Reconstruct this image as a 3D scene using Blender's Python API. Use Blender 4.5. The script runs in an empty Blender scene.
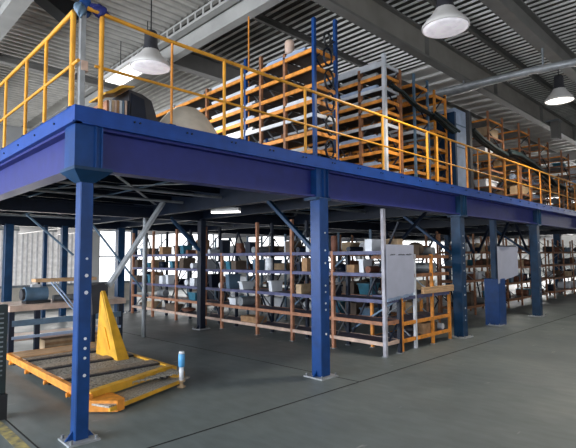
import bpy, math, random
from mathutils import Vector, Matrix
random.seed(7)
col = bpy.context.scene.collection
sc = bpy.context.scene
PI = math.pi

# ------------------------------------------------------------------ materials
M = {}
def mat(name, c, rough=.5, metal=0., var=.15, scale=6., emit=None, strength=0., spec=.5, bump=0., dirt=None, stretch=None):
    m = bpy.data.materials.new(name); m.use_nodes = True
    nt = m.node_tree; b = nt.nodes['Principled BSDF']
    b.inputs['Roughness'].default_value = rough; b.inputs['Metallic'].default_value = metal
    b.inputs['Specular IOR Level'].default_value = spec
    tc = nt.nodes.new('ShaderNodeTexCoord'); n = nt.nodes.new('ShaderNodeTexNoise')
    n.inputs['Scale'].default_value = scale; n.inputs['Detail'].default_value = 5
    if stretch:
        mp = nt.nodes.new('ShaderNodeMapping'); mp.inputs['Scale'].default_value = stretch
        nt.links.new(tc.outputs['Object'], mp.inputs['Vector']); nt.links.new(mp.outputs['Vector'], n.inputs['Vector'])
    else:
        nt.links.new(tc.outputs['Object'], n.inputs['Vector'])
    r = nt.nodes.new('ShaderNodeValToRGB')
    r.color_ramp.elements[0].position = .3; r.color_ramp.elements[1].position = .7
    d = dirt if dirt else tuple(max(0, x*(1-var*2)) for x in c)
    r.color_ramp.elements[0].color = (*d, 1)
    r.color_ramp.elements[1].color = (*[min(1, x*(1+var)) for x in c], 1)
    nt.links.new(n.outputs['Fac'], r.inputs['Fac']); nt.links.new(r.outputs['Color'], b.inputs['Base Color'])
    if bump:
        bp = nt.nodes.new('ShaderNodeBump'); bp.inputs['Strength'].default_value = bump
        nt.links.new(n.outputs['Fac'], bp.inputs['Height']); nt.links.new(bp.outputs['Normal'], b.inputs['Normal'])
    if emit:
        b.inputs['Emission Color'].default_value = (*emit, 1); b.inputs['Emission Strength'].default_value = strength
    M[name] = m
    return m
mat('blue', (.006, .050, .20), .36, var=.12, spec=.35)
mat('web_blue', (.018, .026, .175), .45, var=.08, spec=.4)
mat('fascia_blue', (.008, .060, .30), .4, var=.1, spec=.4)
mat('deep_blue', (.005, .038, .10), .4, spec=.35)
mat('grey_blue', (.10, .17, .25), .4)
mat('pale_blue', (.33, .42, .58), .4, var=.1)
mat('navy_steel', (.006, .012, .028), .45, spec=.35)
mat('shelf_violet', (.085, .075, .11), .55)
mat('yellow', (.80, .36, .03), .4, var=.12)
mat('gold', (.72, .38, .03), .45, var=.15)
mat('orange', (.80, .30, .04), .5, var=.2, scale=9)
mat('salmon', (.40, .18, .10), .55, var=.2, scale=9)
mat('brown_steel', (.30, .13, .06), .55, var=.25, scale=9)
mat('violet', (.085, .09, .19), .5, var=.2)
mat('pink_white', (.62, .45, .36), .5, var=.15)
mat('white_steel', (.62, .65, .70), .4, var=.1)
mat('corner_steel', (.42, .41, .46), .45, var=.15)
mat('grey_steel', (.25, .27, .29), .4, metal=.3)
mat('light_steel', (.42, .44, .46), .4, metal=.3)
mat('black', (.012, .013, .016), .45)
mat('charcoal', (.035, .035, .042), .5)
mat('dark_green', (.01, .022, .024), .45)
mat('carton', (.38, .22, .11), .8, var=.2)
mat('tan', (.50, .36, .22), .8)
mat('beige', (.56, .50, .42), .6, var=.08)
mat('wood', (.62, .38, .20), .6, var=.2, scale=4, stretch=(1, 8, 8))
mat('white_plastic', (.72, .75, .80), .4, var=.06)
mat('paper', (.44, .46, .57), .8, var=.03)
mat('teal', (.03, .16, .24), .4)
mat('sky_blue', (.10, .38, .72), .35)
mat('rust', (.16, .06, .035), .7)
mat('board', (.10, .07, .05), .7)
mat('dull_board', (.09, .075, .07), .7)
mat('roof_girder', (.17, .165, .155), .5, var=.1, scale=2)
mat('girder_web_lit', (.25, .235, .21), .5, var=.1, scale=2)  # paler than the flanges: light falling on the web, painted in
mat('roof_girder_light', (.36, .355, .34), .5, var=.08, scale=2)
mat('far_roof_lit', (.72, .70, .67), .5, var=.12, scale=.8, stretch=(1, .2, 1))  # roof sheet with the far-end brightness painted into its colour
mat('roof_deck_lit', (.34, .33, .30), .6, var=.12, scale=1.5)  # same deck, made paler to carry the light from the left windows
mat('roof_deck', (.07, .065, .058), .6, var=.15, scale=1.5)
mat('roof_rib_glint', (.74, .73, .70), .45, var=.1, scale=3)  # pale tone paints the bright gaps and glints along the ribs
mat('roof_rib_dull', (.52, .50, .46), .5, var=.12, scale=3)
mat('wall_sheet', (.42, .42, .42), .6, var=.08, scale=1)
mat('shade_white', (.62, .60, .58), .45, var=.05)
mat('lamp_glow', (.9, .88, .85), .5, emit=(1, .93, .84), strength=2.6)
mat('lamp_dim', (.75, .72, .74), .5, emit=(.9, .87, .95), strength=.28)
mat('tube_glow', (.9, .9, .9), .5, emit=(1, .97, .92), strength=2.2)
mat('daylight', (.8, .8, .8), .5, emit=(.95, .97, 1), strength=1.5)
mat('daylight_strip', (.6, .6, .6), .5, emit=(1, .97, .95), strength=.25)
mat('daylight_rib', (.4, .4, .42), .5, emit=(.97, .94, .94), strength=.10)
mat('skylight', (.8, .8, .8), .5, emit=(.97, .98, 1), strength=1.2)
mat('mesh_steel', (.46, .42, .36), .5, metal=.2, var=.3, scale=40)
mat('tread', (.30, .24, .18), .6, var=.3, scale=30)
mat('yellow_paint', (.38, .31, .10), .7, var=.3, scale=12, dirt=(.13, .13, .11))
mat('joint', (.012, .013, .014), .9)

def floor_material():
    m = bpy.data.materials.new('concrete'); m.use_nodes = True; nt = m.node_tree; N = nt.nodes; L = nt.links
    b = N['Principled BSDF']; tc = N.new('ShaderNodeTexCoord')
    def noise(s, d=6, stretch=None):
        n = N.new('ShaderNodeTexNoise'); n.inputs['Scale'].default_value = s; n.inputs['Detail'].default_value = d
        if stretch:
            mp = N.new('ShaderNodeMapping'); mp.inputs['Scale'].default_value = stretch
            L.new(tc.outputs['Object'], mp.inputs['Vector']); L.new(mp.outputs['Vector'], n.inputs['Vector'])
        else: L.new(tc.outputs['Object'], n.inputs['Vector'])
        return n
    def ramp(f, p0, p1, c0, c1):
        r = N.new('ShaderNodeValToRGB'); e = r.color_ramp.elements
        e[0].position, e[1].position = p0, p1; e[0].color = (*c0, 1); e[1].color = (*c1, 1); L.new(f, r.inputs['Fac']); return r
    def mix(t, a, b_, fac):
        x = N.new('ShaderNodeMix'); x.data_type = 'RGBA'; x.blend_type = t
        if isinstance(fac, float): x.inputs['Factor'].default_value = fac
        else: L.new(fac, x.inputs['Factor'])
        L.new(a, x.inputs[6]); L.new(b_, x.inputs[7]); return x.outputs[2]
    big = ramp(noise(.45, 4).outputs['Fac'], .3, .7, (.13, .158, .162), (.18, .208, .205))
    fine = ramp(noise(9, 8, (1, .35, 1)).outputs['Fac'], .35, .65, (.7, .7, .7), (1, 1, 1))
    c = mix('MULTIPLY', big.outputs[0], fine.outputs[0], .55)
    scr = ramp(noise(3.2, 9, (.5, 2.2, 1)).outputs['Fac'], .68, .73, (0, 0, 0), (1, 1, 1))
    pale = N.new('ShaderNodeRGB'); pale.outputs[0].default_value = (.33, .34, .34, 1)
    c = mix('MIX', c, pale.outputs[0], scr.outputs[0])
    L.new(c, b.inputs['Base Color'])
    rr = ramp(noise(1.1, 5).outputs['Fac'], .3, .7, (.40, .40, .40), (.6, .6, .6))
    L.new(rr.outputs[0], b.inputs['Roughness'])
    bp = N.new('ShaderNodeBump'); bp.inputs['Strength'].default_value = .06
    L.new(noise(25, 6).outputs['Fac'], bp.inputs['Height']); L.new(bp.outputs['Normal'], b.inputs['Normal'])
    return m
M['concrete'] = floor_material()

# ------------------------------------------------------------------ mesh builder
class MB:
    def __init__(s): s.v = []; s.f = []; s.sm = []
    def add(s, vs, fs, smooth=False):
        n = len(s.v); s.v += [tuple(p) for p in vs]; s.f += [tuple(i+n for i in f) for f in fs]; s.sm += [smooth]*len(fs); return s
    def box(s, x0, x1, y0, y1, z0, z1):
        vs = [(x, y, z) for z in (z0, z1) for x, y in ((x0, y0), (x1, y0), (x1, y1), (x0, y1))]
        return s.add(vs, [(3, 2, 1, 0), (4, 5, 6, 7), (0, 1, 5, 4), (1, 2, 6, 5), (2, 3, 7, 6), (3, 0, 4, 7)])
    def chbox(s, x0, x1, y0, y1, z0, z1, c=.01):
        # box with chamfered vertical and top edges
        def ring(z, i): return [(x0+i, y0, z), (x1-i, y0, z), (x1, y0+i, z), (x1, y1-i, z), (x1-i, y1, z), (x0+i, y1, z), (x0, y1-i, z), (x0, y0+i, z)]
        top = [(x0+2*c, y0+c, z1), (x1-2*c, y0+c, z1), (x1-c, y0+2*c, z1), (x1-c, y1-2*c, z1), (x1-2*c, y1-c, z1), (x0+2*c, y1-c, z1), (x0+c, y1-2*c, z1), (x0+c, y0+2*c, z1)]
        vs = ring(z0, c)+ring(z1-c, c)+top
        fs = [tuple(range(7, -1, -1)), tuple(range(16, 24))]
        for k in (0, 8):
            for i in range(8): fs.append((k+i, k+(i+1) % 8, k+8+(i+1) % 8, k+8+i))
        return s.add(vs, fs)
    def bar(s, a, b, w, h=None):
        h = h or w; a = Vector(a); b = Vector(b); d = (b-a).normalized()
        up = Vector((0, 0, 1)) if abs(d.z) < .95 else Vector((0, 1, 0))
        x = d.cross(up).normalized()*w/2; y = x.normalized().cross(d).normalized()*h/2
        vs = [p+q for p in (a, b) for q in (-x-y, x-y, x+y, -x+y)]
        return s.add(vs, [(3, 2, 1, 0), (4, 5, 6, 7), (0, 1, 5, 4), (1, 2, 6, 5), (2, 3, 7, 6), (3, 0, 4, 7)])
    def tube(s, a, b, r, n=10, r2=None):
        r2 = r if r2 is None else r2
        a = Vector(a); b = Vector(b); d = (b-a).normalized()
        up = Vector((0, 0, 1)) if abs(d.z) < .95 else Vector((1, 0, 0))
        x = d.cross(up).normalized(); y = x.cross(d)
        vs = [p+(x*math.cos(t)+y*math.sin(t))*q for p, q in ((a, r), (b, r2)) for t in [2*PI*i/n for i in range(n)]]
        s.add(vs, [(i, i+n, (i+1) % n+n, (i+1) % n) for i in range(n)], True)
        s.add([vs[i] for i in range(n)], [tuple(range(n))]); s.add([vs[i+n] for i in range(n)], [tuple(range(n-1, -1, -1))])
        return s
    def path(s, pts, r, n=8):
        # one continuous tube through points
        pts = [Vector(p) for p in pts]; rings = []
        for i, p in enumerate(pts):
            d = (pts[min(i+1, len(pts)-1)]-pts[max(i-1, 0)]).normalized()
            up = Vector((0, 0, 1)) if abs(d.z) < .9 else Vector((1, 0, 0))
            x = d.cross(up).normalized(); y = x.cross(d)
            rings.append([p+(x*math.cos(2*PI*k/n)+y*math.sin(2*PI*k/n))*r for k in range(n)])
        vs = [q for R in rings for q in R]; fs = []
        for i in range(len(rings)-1):
            for k in range(n): fs.append((i*n+k, (i+1)*n+k, (i+1)*n+(k+1) % n, i*n+(k+1) % n))
        s.add(vs, fs, True)
        s.add(rings[0], [tuple(range(n))]); s.add(rings[-1], [tuple(range(n-1, -1, -1))])
        return s
    def lathe(s, prof, c, n=32):
        vs = [(c[0]+r*math.cos(2*PI*k/n), c[1]+r*math.sin(2*PI*k/n), c[2]+z) for r, z in prof for k in range(n)]
        fs = [(i*n+k, i*n+(k+1) % n, (i+1)*n+(k+1) % n, (i+1)*n+k) for i in range(len(prof)-1) for k in range(n)]
        return s.add(vs, fs, True)
    def prism(s, pts, ax, a, b):
        # polygon pts (2D) in the plane across axis ax, extruded from a to b
        def P(p, t): return {'x': (t, p[0], p[1]), 'y': (p[0], t, p[1]), 'z': (p[0], p[1], t)}[ax]
        n = len(pts); vs = [P(p, a) for p in pts]+[P(p, b) for p in pts]
        return s.add(vs, [tuple(range(n-1, -1, -1)), tuple(range(n, 2*n))]+[(i, (i+1) % n, (i+1) % n+n, i+n) for i in range(n)])
    def ibeam(s, a, b, w, h, t=.02):
        # I section from a to b, a and b at the centre of the section; horizontal run
        a = Vector(a); b = Vector(b); d = (b-a).normalized(); x = Vector((-d.y, d.x, 0)); z = Vector((0, 0, 1))
        for c0, ww, hh in ((h/2-t/2, w, t), (-h/2+t/2, w, t), (0, t, h-2*t)):
            s.bar(a+z*c0, b+z*c0, ww, hh)
        return s
    def mesh(s, name, m):
        me = bpy.data.meshes.new(name); me.from_pydata(s.v, [], s.f)
        me.polygons.foreach_set('use_smooth', s.sm); me.materials.append(M[m]); me.update()
        import bmesh
        bm = bmesh.new(); bm.from_mesh(me); bmesh.ops.recalc_face_normals(bm, faces=bm.faces); bm.to_mesh(me); bm.free()
        return me
    def build(s, name, m, parent=None, loc=None):
        o = bpy.data.objects.new(name, s.mesh(name, m)); col.objects.link(o)
        if parent is not None:
            o.parent = parent; o.matrix_parent_inverse = Matrix.Translation(parent.location).inverted()
            if parent.parent is not None: o.matrix_parent_inverse = Matrix.Identity(4)
        return o
def empty(name, loc): 
    o = bpy.data.objects.new(name, None); o.location = loc; o.empty_display_size = .1; col.objects.link(o); return o
def tag(o, label, cat, group=None):
    o['label'] = label; o['category'] = cat
    if group: o['group'] = group
    return o
def struct(o): o['kind'] = 'structure'; return o
# parts are modelled in world coordinates; a part of a part keeps its world place through the chain
def part(mb, name, m, root, sub=None):
    o = bpy.data.objects.new(name, mb.mesh(name, m)); col.objects.link(o)
    if sub is None:
        o.parent = root; o.matrix_parent_inverse = Matrix.Translation(-Vector(root.location))
    else:
        o.parent = sub; o.matrix_parent_inverse = Matrix.Identity(4)
    return o

# ------------------------------------------------------------------ camera
f, yaw, pit, rol, H = 472.7, .794845, .0680736, -.0069, 1.7
cy, sy = math.cos(yaw), math.sin(yaw)
fw = Vector((cy*math.cos(pit), sy*math.cos(pit), math.sin(pit))); r = Vector((sy, -cy, 0)); u = r.cross(fw)
c, s_ = math.cos(rol), math.sin(rol)
r, u = c*r+s_*u, -s_*r+c*u
cam = bpy.data.cameras.new('camera'); co = bpy.data.objects.new('camera', cam); col.objects.link(co)
cam.sensor_width = 36; cam.lens = f/576*36; cam.clip_end = 300
mw = Matrix((r, u, -fw)).transposed().to_4x4(); mw.translation = Vector((0, 0, H)); co.matrix_world = mw
sc.camera = co

# ------------------------------------------------------------------ room shell
X0, X1, Y0, Y1, ZC = -8., 46., -10., 22., 7.25
struct(MB().box(X0, X1, Y0, Y1, -.2, 0).build('floor', 'concrete'))
# sawn joints and the painted line in the floor
struct(MB().box(-1, 30, 3.975, 3.995, 0, .0025).build('trim_1', 'joint'))
struct(MB().bar((4.94, 10.5, .001), (5.24, 4.0, .001), .012, .004).build('trim_2', 'joint'))
struct(MB().box(1.30, 1.40, 2.5, 5.75, 0, .002).build('trim_3', 'yellow_paint'))
struct(MB().box(1.44, 1.455, 2.5, 5.75, 0, .0025).build('trim_4', 'joint'))

def wall_with_holes(name, ax, at, t, lo, hi, z1, holes, m='wall_sheet'):
    # holes: (a, b, z0, z1) sorted, not overlapping
    mb = MB()
    def bx(a, b, z0, zz):
        if b-a < 1e-4 or zz-z0 < 1e-4: return
        mb.box(*((at, at+t, a, b) if ax == 'x' else (a, b, at, at+t)), z0, zz)
    cur = lo
    for a, b, z0, zz in holes:
        bx(cur, a, 0, z1); bx(a, b, 0, z0); bx(a, b, zz, z1); cur = b
    bx(cur, hi, 0, z1)
    return struct(mb.build(name, m))
wn = 0
def window(ax, at, t, a, b, z0, z1, m, n, mull=.05, rows=2):
    global wn; wn += 1
    P = (lambda p, q, d0, d1, e, g: (at+d0, at+d1, p, q, e, g)) if ax == 'x' else (lambda p, q, d0, d1, e, g: (p, q, at+d0, at+d1, e, g))
    w = struct(MB().box(*P(a, b, t*.45, t*.55, z0, z1)).build(f'window_{wn}', m))
    fr = MB()
    for i in range(n+1):
        x = a+(b-a-mull)*i/n; fr.box(*P(x, x+mull, t*.2, t*.8, z0, z1))
    for i in range(rows+1):
        z = z0+(z1-z0-mull)*i/rows; fr.box(*P(a, b, t*.25, t*.75, z, z+mull))
    o = fr.build('window_frame', 'grey_steel'); o.parent = w
    return w
# far wall (+Y)
holes = [(3.2, 8.6, .35, 2.9), (9.2, 17.4, .5, 3.0), (18.2, 29, .5, 3.0), (30, 44, .5, 3.0)]
wall_with_holes('wall_back', 'y', Y1, .3, X0, X1, 3.3, holes)
high = [(13, 20, 3.9, 6.6), (21, 31, 3.9, 6.6), (32, 44, 3.9, 6.6)]
mb = MB().box(X0, 13, Y1, Y1+.3, 3.3, ZC).box(13, X1, Y1, Y1+.3, 3.3, 3.9).box(13, X1, Y1, Y1+.3, 6.6, ZC).box(20, 21, Y1, Y1+.3, 3.9, 6.6).box(31, 32, Y1, Y1+.3, 3.9, 6.6).box(44, X1, Y1, Y1+.3, 3.9, 6.6)
struct(mb.build('wall_back', 'wall_sheet'))
for h, n in zip(high, (5, 6, 7)): window('y', Y1, .3, *h, 'daylight', n)
w = window('y', Y1, .3, 3.2, 8.6, .35, 2.9, 'daylight_strip', 1, rows=1)
rb = MB()
x = 3.3
while x < 8.5:
    rb.box(x, x+.05, Y1+.02, Y1+.12, .4, 2.85); x += .17+random.random()*.06
o = rb.build('corrugation', 'daylight_rib'); o.parent = w
for h, n in zip(holes[1:], (5, 6, 7)): window('y', Y1, .3, *h, 'daylight', n)
# right end wall (+X), high glazing added to brighten the far roof
holes = [(1, 10, 3.4, 6.9), (11, 20, 3.4, 6.9)]
wall_with_holes('wall_right', 'x', X1, .3, Y0, Y1, ZC, holes)
for h in holes: window('x', X1, .3, *h, 'daylight', 6, rows=3)
# left wall (-X) and the wall behind the camera, with glazed openings
holes = [(-6, 2, 1.0, 4.2), (4, 12, .3, 4.4), (14, 20.5, .6, 4.2)]
wall_with_holes('wall_left', 'x', X0-.3, .3, Y0, Y1, ZC, holes)
for h in holes: window('x', X0-.3, .3, *h, 'daylight', 5, rows=3)
holes = [(-6, 4, 1.2, 4.5), (8, 18, 1.2, 4.5)]
wall_with_holes('wall_front', 'y', Y0-.3, .3, X0, X1, ZC, holes)
for h in holes: window('y', Y0-.3, .3, *h, 'daylight', 5, rows=3)

# roof deck: profiled sheet; ribs run across in the left bay, lengthwise elsewhere
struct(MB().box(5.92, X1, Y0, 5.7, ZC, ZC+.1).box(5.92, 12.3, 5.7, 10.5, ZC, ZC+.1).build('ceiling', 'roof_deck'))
struct(MB().box(X0, 5.92, Y0, Y1, ZC, ZC+.1).box(5.92, 12.3, 10.5, Y1, ZC, ZC+.1).build('ceiling', 'roof_deck_lit'))
struct(MB().box(12.3, X1, 5.7, Y1, ZC, ZC+.1).build('ceiling', 'far_roof_lit'))  # far zone of the deck, its lit look painted in
rb = MB()
y = Y0+.1
while y < Y1-.1:
    rb.prism([(y, ZC), (y+.03, ZC-.045), (y+.10, ZC-.045), (y+.13, ZC)], 'x', X0+.02, 5.7); y += .24
struct(rb.build('trim_5', 'roof_rib_dull'))
rb = MB()
x = 6.15
while x < X1-.1:
    rb.prism([(x, ZC), (x+.01, ZC-.04), (x+.035, ZC-.04), (x+.045, ZC)], 'y', Y0+.02, 10.48 if x < 12.2 else 5.68)
    x += .22
struct(rb.build('trim_6', 'roof_rib_glint'))
rb = MB()
x = 6.15
while x < 12.2:
    rb.prism([(x, ZC), (x+.02, ZC-.04), (x+.06, ZC-.04), (x+.08, ZC)], 'y', 10.62, Y1-.02); x += .22
struct(rb.build('trim_8', 'roof_rib_dull'))
rb = MB()
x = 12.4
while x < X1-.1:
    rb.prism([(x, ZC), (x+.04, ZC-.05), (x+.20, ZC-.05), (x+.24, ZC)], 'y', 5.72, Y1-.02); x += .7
struct(rb.build('trim_7', 'far_roof_lit'))

# girders
g = empty('roof_girder', (20, 5.7, 6.2))
tag(g, 'long deep roof girder running lengthwise above the near ends of the upper racks', 'girder', None)
part(MB().box(X0+.02, X1-.02, 5.5, 5.525, 6.40, 6.98), 'web', 'girder_web_lit', g)
part(MB().box(X0+.02, X1-.02, 5.40, 5.62, 6.98, 7.02), 'top_flange', 'roof_girder', g)
part(MB().box(X0+.02, X1-.02, 5.40, 5.62, 6.35, 6.40), 'bottom_flange', 'roof_girder', g)
for x in range(-6, 46, 4): part(MB().box(x, x+.02, 5.4, 5.5, 6.40, 6.98), 'stiffener', 'roof_girder', g)
part(MB().box(X0+.02, X1-.02, 5.75, 6.05, 6.9, 7.2), 'purlin_seat', 'roof_girder', g)
def girder(name, label, a, b, w, h, m):
    g = empty(name, Vector(a)-Vector((0, 0, h/2))); tag(g, label, 'girder')
    a = Vector(a); b = Vector(b); z = Vector((0, 0, 1))
    part(MB().bar(a, b, .025, h-.06), 'web', m, g)
    part(MB().bar(a+z*(h/2-.015), b+z*(h/2-.015), w, .03), 'top_flange', m, g)
    part(MB().bar(a-z*(h/2-.015), b-z*(h/2-.015), w, .03), 'bottom_flange', m, g)
    return g
g = girder('roof_girder', 'pale cross girder with a slotted cable tray above the left lamp', (5.90, Y0+.02, 6.74), (5.90, Y1-.02, 6.74), .2, .44, 'roof_girder_light')
tr = MB()
y = 5.9
tr.box(5.64, 5.66, 5.9, 16, 6.9, 6.94); tr.box(5.64, 5.66, 5.9, 16, 7.08, 7.12); tr.box(5.64, 5.8, 5.9, 16, 6.88, 6.90)
while y < 16: tr.box(5.64, 5.66, y, y+.06, 6.94, 7.08); y += .3
part(tr, 'cable_tray', 'roof_girder_light', g)
girder('roof_girder', 'pale roof girder cutting the top left corner of the picture', (2.45, Y0+.02, 6.75), (2.45, Y1-.02, 6.75), .30, .5, 'roof_girder_light')
girder('roof_girder', 'dark girder crossing the roof high above the front of the platform', (5.9, 3.55, 6.85), (X1-.02, 3.55, 6.85), .26, .5, 'roof_girder')
girder('roof_girder', 'dark horizontal girder low behind the left guardrail', (X0+.02, 13, 6.6), (5.9, 13, 6.6), .2, .2, 'roof_girder')
girder('roof_girder', 'dark girder running lengthwise beyond the racks, in the dim middle of the roof', (6.1, 10.5, 6.85), (X1-.02, 10.5, 6.85), .26, .5, 'roof_girder')
girder('roof_girder', 'cross girder far off at the right end of the roof', (27, Y0+.02, 6.7), (27, Y1-.02, 6.7), .3, .5, 'roof_girder_light')
girder('roof_purlin', 'thin roof purlin between the two dark lengthwise girders', (6.1, 4.72, 7.08), (X1-.02, 4.72, 7.08), .08, .16, 'roof_girder')
girder('roof_purlin', 'thin roof purlin crossing above the camera side of the lamps', (6.1, 1.6, 7.08), (X1-.02, 1.6, 7.08), .08, .16, 'roof_girder')
girder('roof_purlin', 'thin roof purlin beyond the deep girder over the far racks', (6.1, 7.8, 7.08), (X1-.02, 7.8, 7.08), .08, .16, 'roof_girder')
# long grey duct that crosses under the girders
d = empty('air_duct', (12, 3, 6.1)); tag(d, 'long grey tapering duct slung under the roof girders at the right', 'duct')
def duct(pts, n=14):
    mb = MB(); vs = []
    for (x, y, z, w, h) in pts:
        vs += [(x+w/2*math.cos(2*PI*k/n), y, z+h/2*math.sin(2*PI*k/n)) for k in range(n)]
    fs = [(i*n+k, i*n+(k+1) % n, (i+1)*n+(k+1) % n, (i+1)*n+k) for i in range(len(pts)-1) for k in range(n)]
    mb.add(vs, fs, True); mb.add(vs[:n], [tuple(range(n))]); mb.add(vs[-n:], [tuple(range(n-1, -1, -1))]); return mb
part(duct([(12, .5, 6.0, .16, .16), (12, 2.87, 6.05, .17, .17), (12, 3.84, 6.12, .18, .18), (12, 4.8, 6.14, .24, .2), (12, 5.9, 6.14, .45, .22), (12, 6.7, 6.14, .7, .22), (12, 8.5, 6.16, .8, .22), (12, 12, 6.2, .8, .22)]), 'duct_body', 'light_steel', d)
for y in (3.55, 5.5): part(MB().bar((12, y, 6.2), (12, y, 6.6 if y < 5 else 6.35), .04), 'hanger', 'grey_steel', d)
d = empty('air_vent', (18.9, 5.2, 5.9)); tag(d, 'dark grey square vent box hanging below the deep girder at far right', 'vent')
part(MB().chbox(18.6, 18.95, 5.1, 5.36, 5.86, 6.5, .02), 'vent_body', 'roof_girder', d)
part(MB().box(18.55, 19.0, 5.06, 5.5, 6.5, 6.55), 'flange', 'grey_steel', d)

# skylights: lit panels in the roof
def skylight(label, x0, x1, y0, y1, m='skylight'):
    s = empty('skylight', ((x0+x1)/2, (y0+y1)/2, ZC-.08)); tag(s, label, 'skylight')
    part(MB().box(x0+.04, x1-.04, y0+.04, y1-.04, ZC-.09, ZC-.06), 'pane', m, s)
    fr = MB().box(x0, x1, y0, y0+.05, ZC-.11, ZC-.05).box(x0, x1, y1-.05, y1, ZC-.11, ZC-.05).box(x0, x0+.05, y0, y1, ZC-.11, ZC-.05).box(x1-.05, x1, y0, y1, ZC-.11, ZC-.05)
    part(fr, 'frame', 'roof_girder_light', s)
def fluoro(label, a, b, w, glow='tube_glow', m='shade_white'):
    a = Vector(a); b = Vector(b); z = Vector((0, 0, 1))
    s = empty('strip_light', (a+b)/2); tag(s, label, 'lamp')
    part(MB().bar(a, b, w, .07), 'housing', m, s)
    if a.z < 3: part(MB().tube((a+b)/2, (a+b)/2+z*.45, .01, 6), 'hanger', 'black', s)
    part(MB().bar(a-z*.05, b-z*.05, w*.7, .03), 'diffuser', glow, s)
fluoro('wide lit panel light behind the left pendant lamp, seen through the guardrail', (5.22, 11.8, 6.3), (5.22, 9.6, 6.3), .6)
for y in (10.0, 11.4): part(MB().tube((5.22, y, 6.33), (5.22, y, ZC), .01, 6), 'hanger', 'black', bpy.data.objects['strip_light'])
fluoro('small lit tube light under the platform between the first two columns', (5.45, 7.7, 2.62), (5.75, 7.2, 2.62), .12)

# ------------------------------------------------------------------ pendants
def pendant(label, x, y, ztop_shade, R, glow, roof=ZC):
    p = empty('pendant_lamp', (x, y, ztop_shade)); tag(p, label, 'lamp', 'pendant lamps under the roof')
    k = R/.35
    z = ztop_shade
    part(MB().lathe([(.10*k, .02), (.14*k, .0), (.17*k, -.05), (.22*k, -.13), (.30*k, -.22), (.35*k, -.29), (.352*k, -.33), (.34*k, -.335), (.33*k, -.30), (.20*k, -.12), (.10*k, -.04)], (x, y, z)), 'shade', 'shade_white', p)
    part(MB().lathe([(0, -.355*k), (.15*k, -.35*k), (.27*k, -.335*k), (.335*k, -.315*k), (.33*k, -.29*k), (0, -.28*k)], (x, y, z)), 'diffuser', glow, p)
    part(MB().lathe([(0, .34*k), (.10*k, .34*k), (.115*k, .3*k), (.12*k, .08*k), (.14*k, .03), (.15*k, -.02)], (x, y, z), 20), 'lamp_neck', 'charcoal', p)
    part(MB().tube((x, y, z+.2*k), (x, y, roof), .012, 8), 'cord', 'black', p)
def bay(x, y, z, power, R=.35):
    L = bpy.data.lights.new('lamp_light', 'SPOT'); L.energy = power; L.spot_size = math.radians(150); L.spot_blend = .6
    L.shadow_soft_size = .25; L.color = (1, .90, .76)
    o = bpy.data.objects.new('lamp_light', L); o.location = (x, y, z); col.objects.link(o)
pendant('pale pendant lamp seen through the left part of the front guardrail', 4.25, 8.0, 5.60, .37, 'lamp_dim'); bay(4.25, 8.0, 5.05, 330)
pendant('large pale pendant lamp hanging near the top edge of the picture', 7.04, 3.50, 5.70, .37, 'lamp_dim', 6.6); bay(7.04, 3.5, 5.15, 260)
pendant('brightly lit small pendant lamp at far right under the roof', 13.35, 3.60, 5.96, .34, 'lamp_glow', 6.6); bay(13.35, 3.6, 5.5, 380)

# ------------------------------------------------------------------ mezzanine
ZD = 3.12; XL = 1.61; YF = 4.46; XE = 34.; YB = 19.5
mz = empty('mezzanine_platform', (XL, YF, 0)); tag(mz, 'blue steel mezzanine platform on columns carrying the upper storage racks', 'platform')
CX = [1.78, 5.17, 9.57, 14.2, 18.9, 23.6, 28.3]
# deck
part(MB().box(XL+.02, XE, YF+.02, YB, 3.06, 3.115), 'deck_board', 'black', mz)
# fascia channels
fs = MB().box(XL, XE, YF, YF+.014, 2.97, 3.12).box(XL, XE, YF-.025, YF+.06, 2.955, 2.97).box(XL, XE, YF-.004, YF+.05, 3.12, 3.127)
part(fs, 'front_fascia', 'fascia_blue', mz)
fl = MB().box(XL, XL+.014, YF+.014, YB, 2.97, 3.12).box(XL-.025, XL+.06, YF-.025, YB, 2.955, 2.97).box(XL-.004, XL+.05, YF+.014, YB, 3.12, 3.127)
part(fl, 'side_fascia', 'fascia_blue', mz)
fb = MB()
for x in [2.2+.62*i for i in range(50)]:
    for dx in (0, .06): fb.tube((x+dx, YF-.012, 3.07), (x+dx, YF, 3.07), .011, 6)
for y in [5.0+.62*i for i in range(20)]:
    fb.tube((XL-.012, y, 3.05), (XL, y, 3.05), .011, 6)
part(fb, 'bolts', 'navy_steel', mz)
# front edge beam, one length per bay
edges = [XL+.12]+CX[1:]+[XE]
for a, b in zip(edges, edges[1:]):
    bm = MB().box(a+.11, b-.11, YF+.13, YF+.145, 2.57, 2.955).box(a+.11, b-.11, YF+.04, YF+.22, 2.54, 2.57).box(a+.11, b-.11, YF+.04, YF+.22, 2.93, 2.955)
    part(bm, 'edge_beam', 'web_blue', mz)
# left edge beam
for a, b in ((YF+.3, 9.45), (9.6, 14.4), (14.6, YB)):
    bm = MB().box(XL+.12, XL+.135, a, b, 2.57, 2.955).box(XL+.03, XL+.21, a, b, 2.54, 2.57).box(XL+.03, XL+.21, a, b, 2.93, 2.955)
    part(bm, 'edge_beam', 'web_blue', mz)
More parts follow.
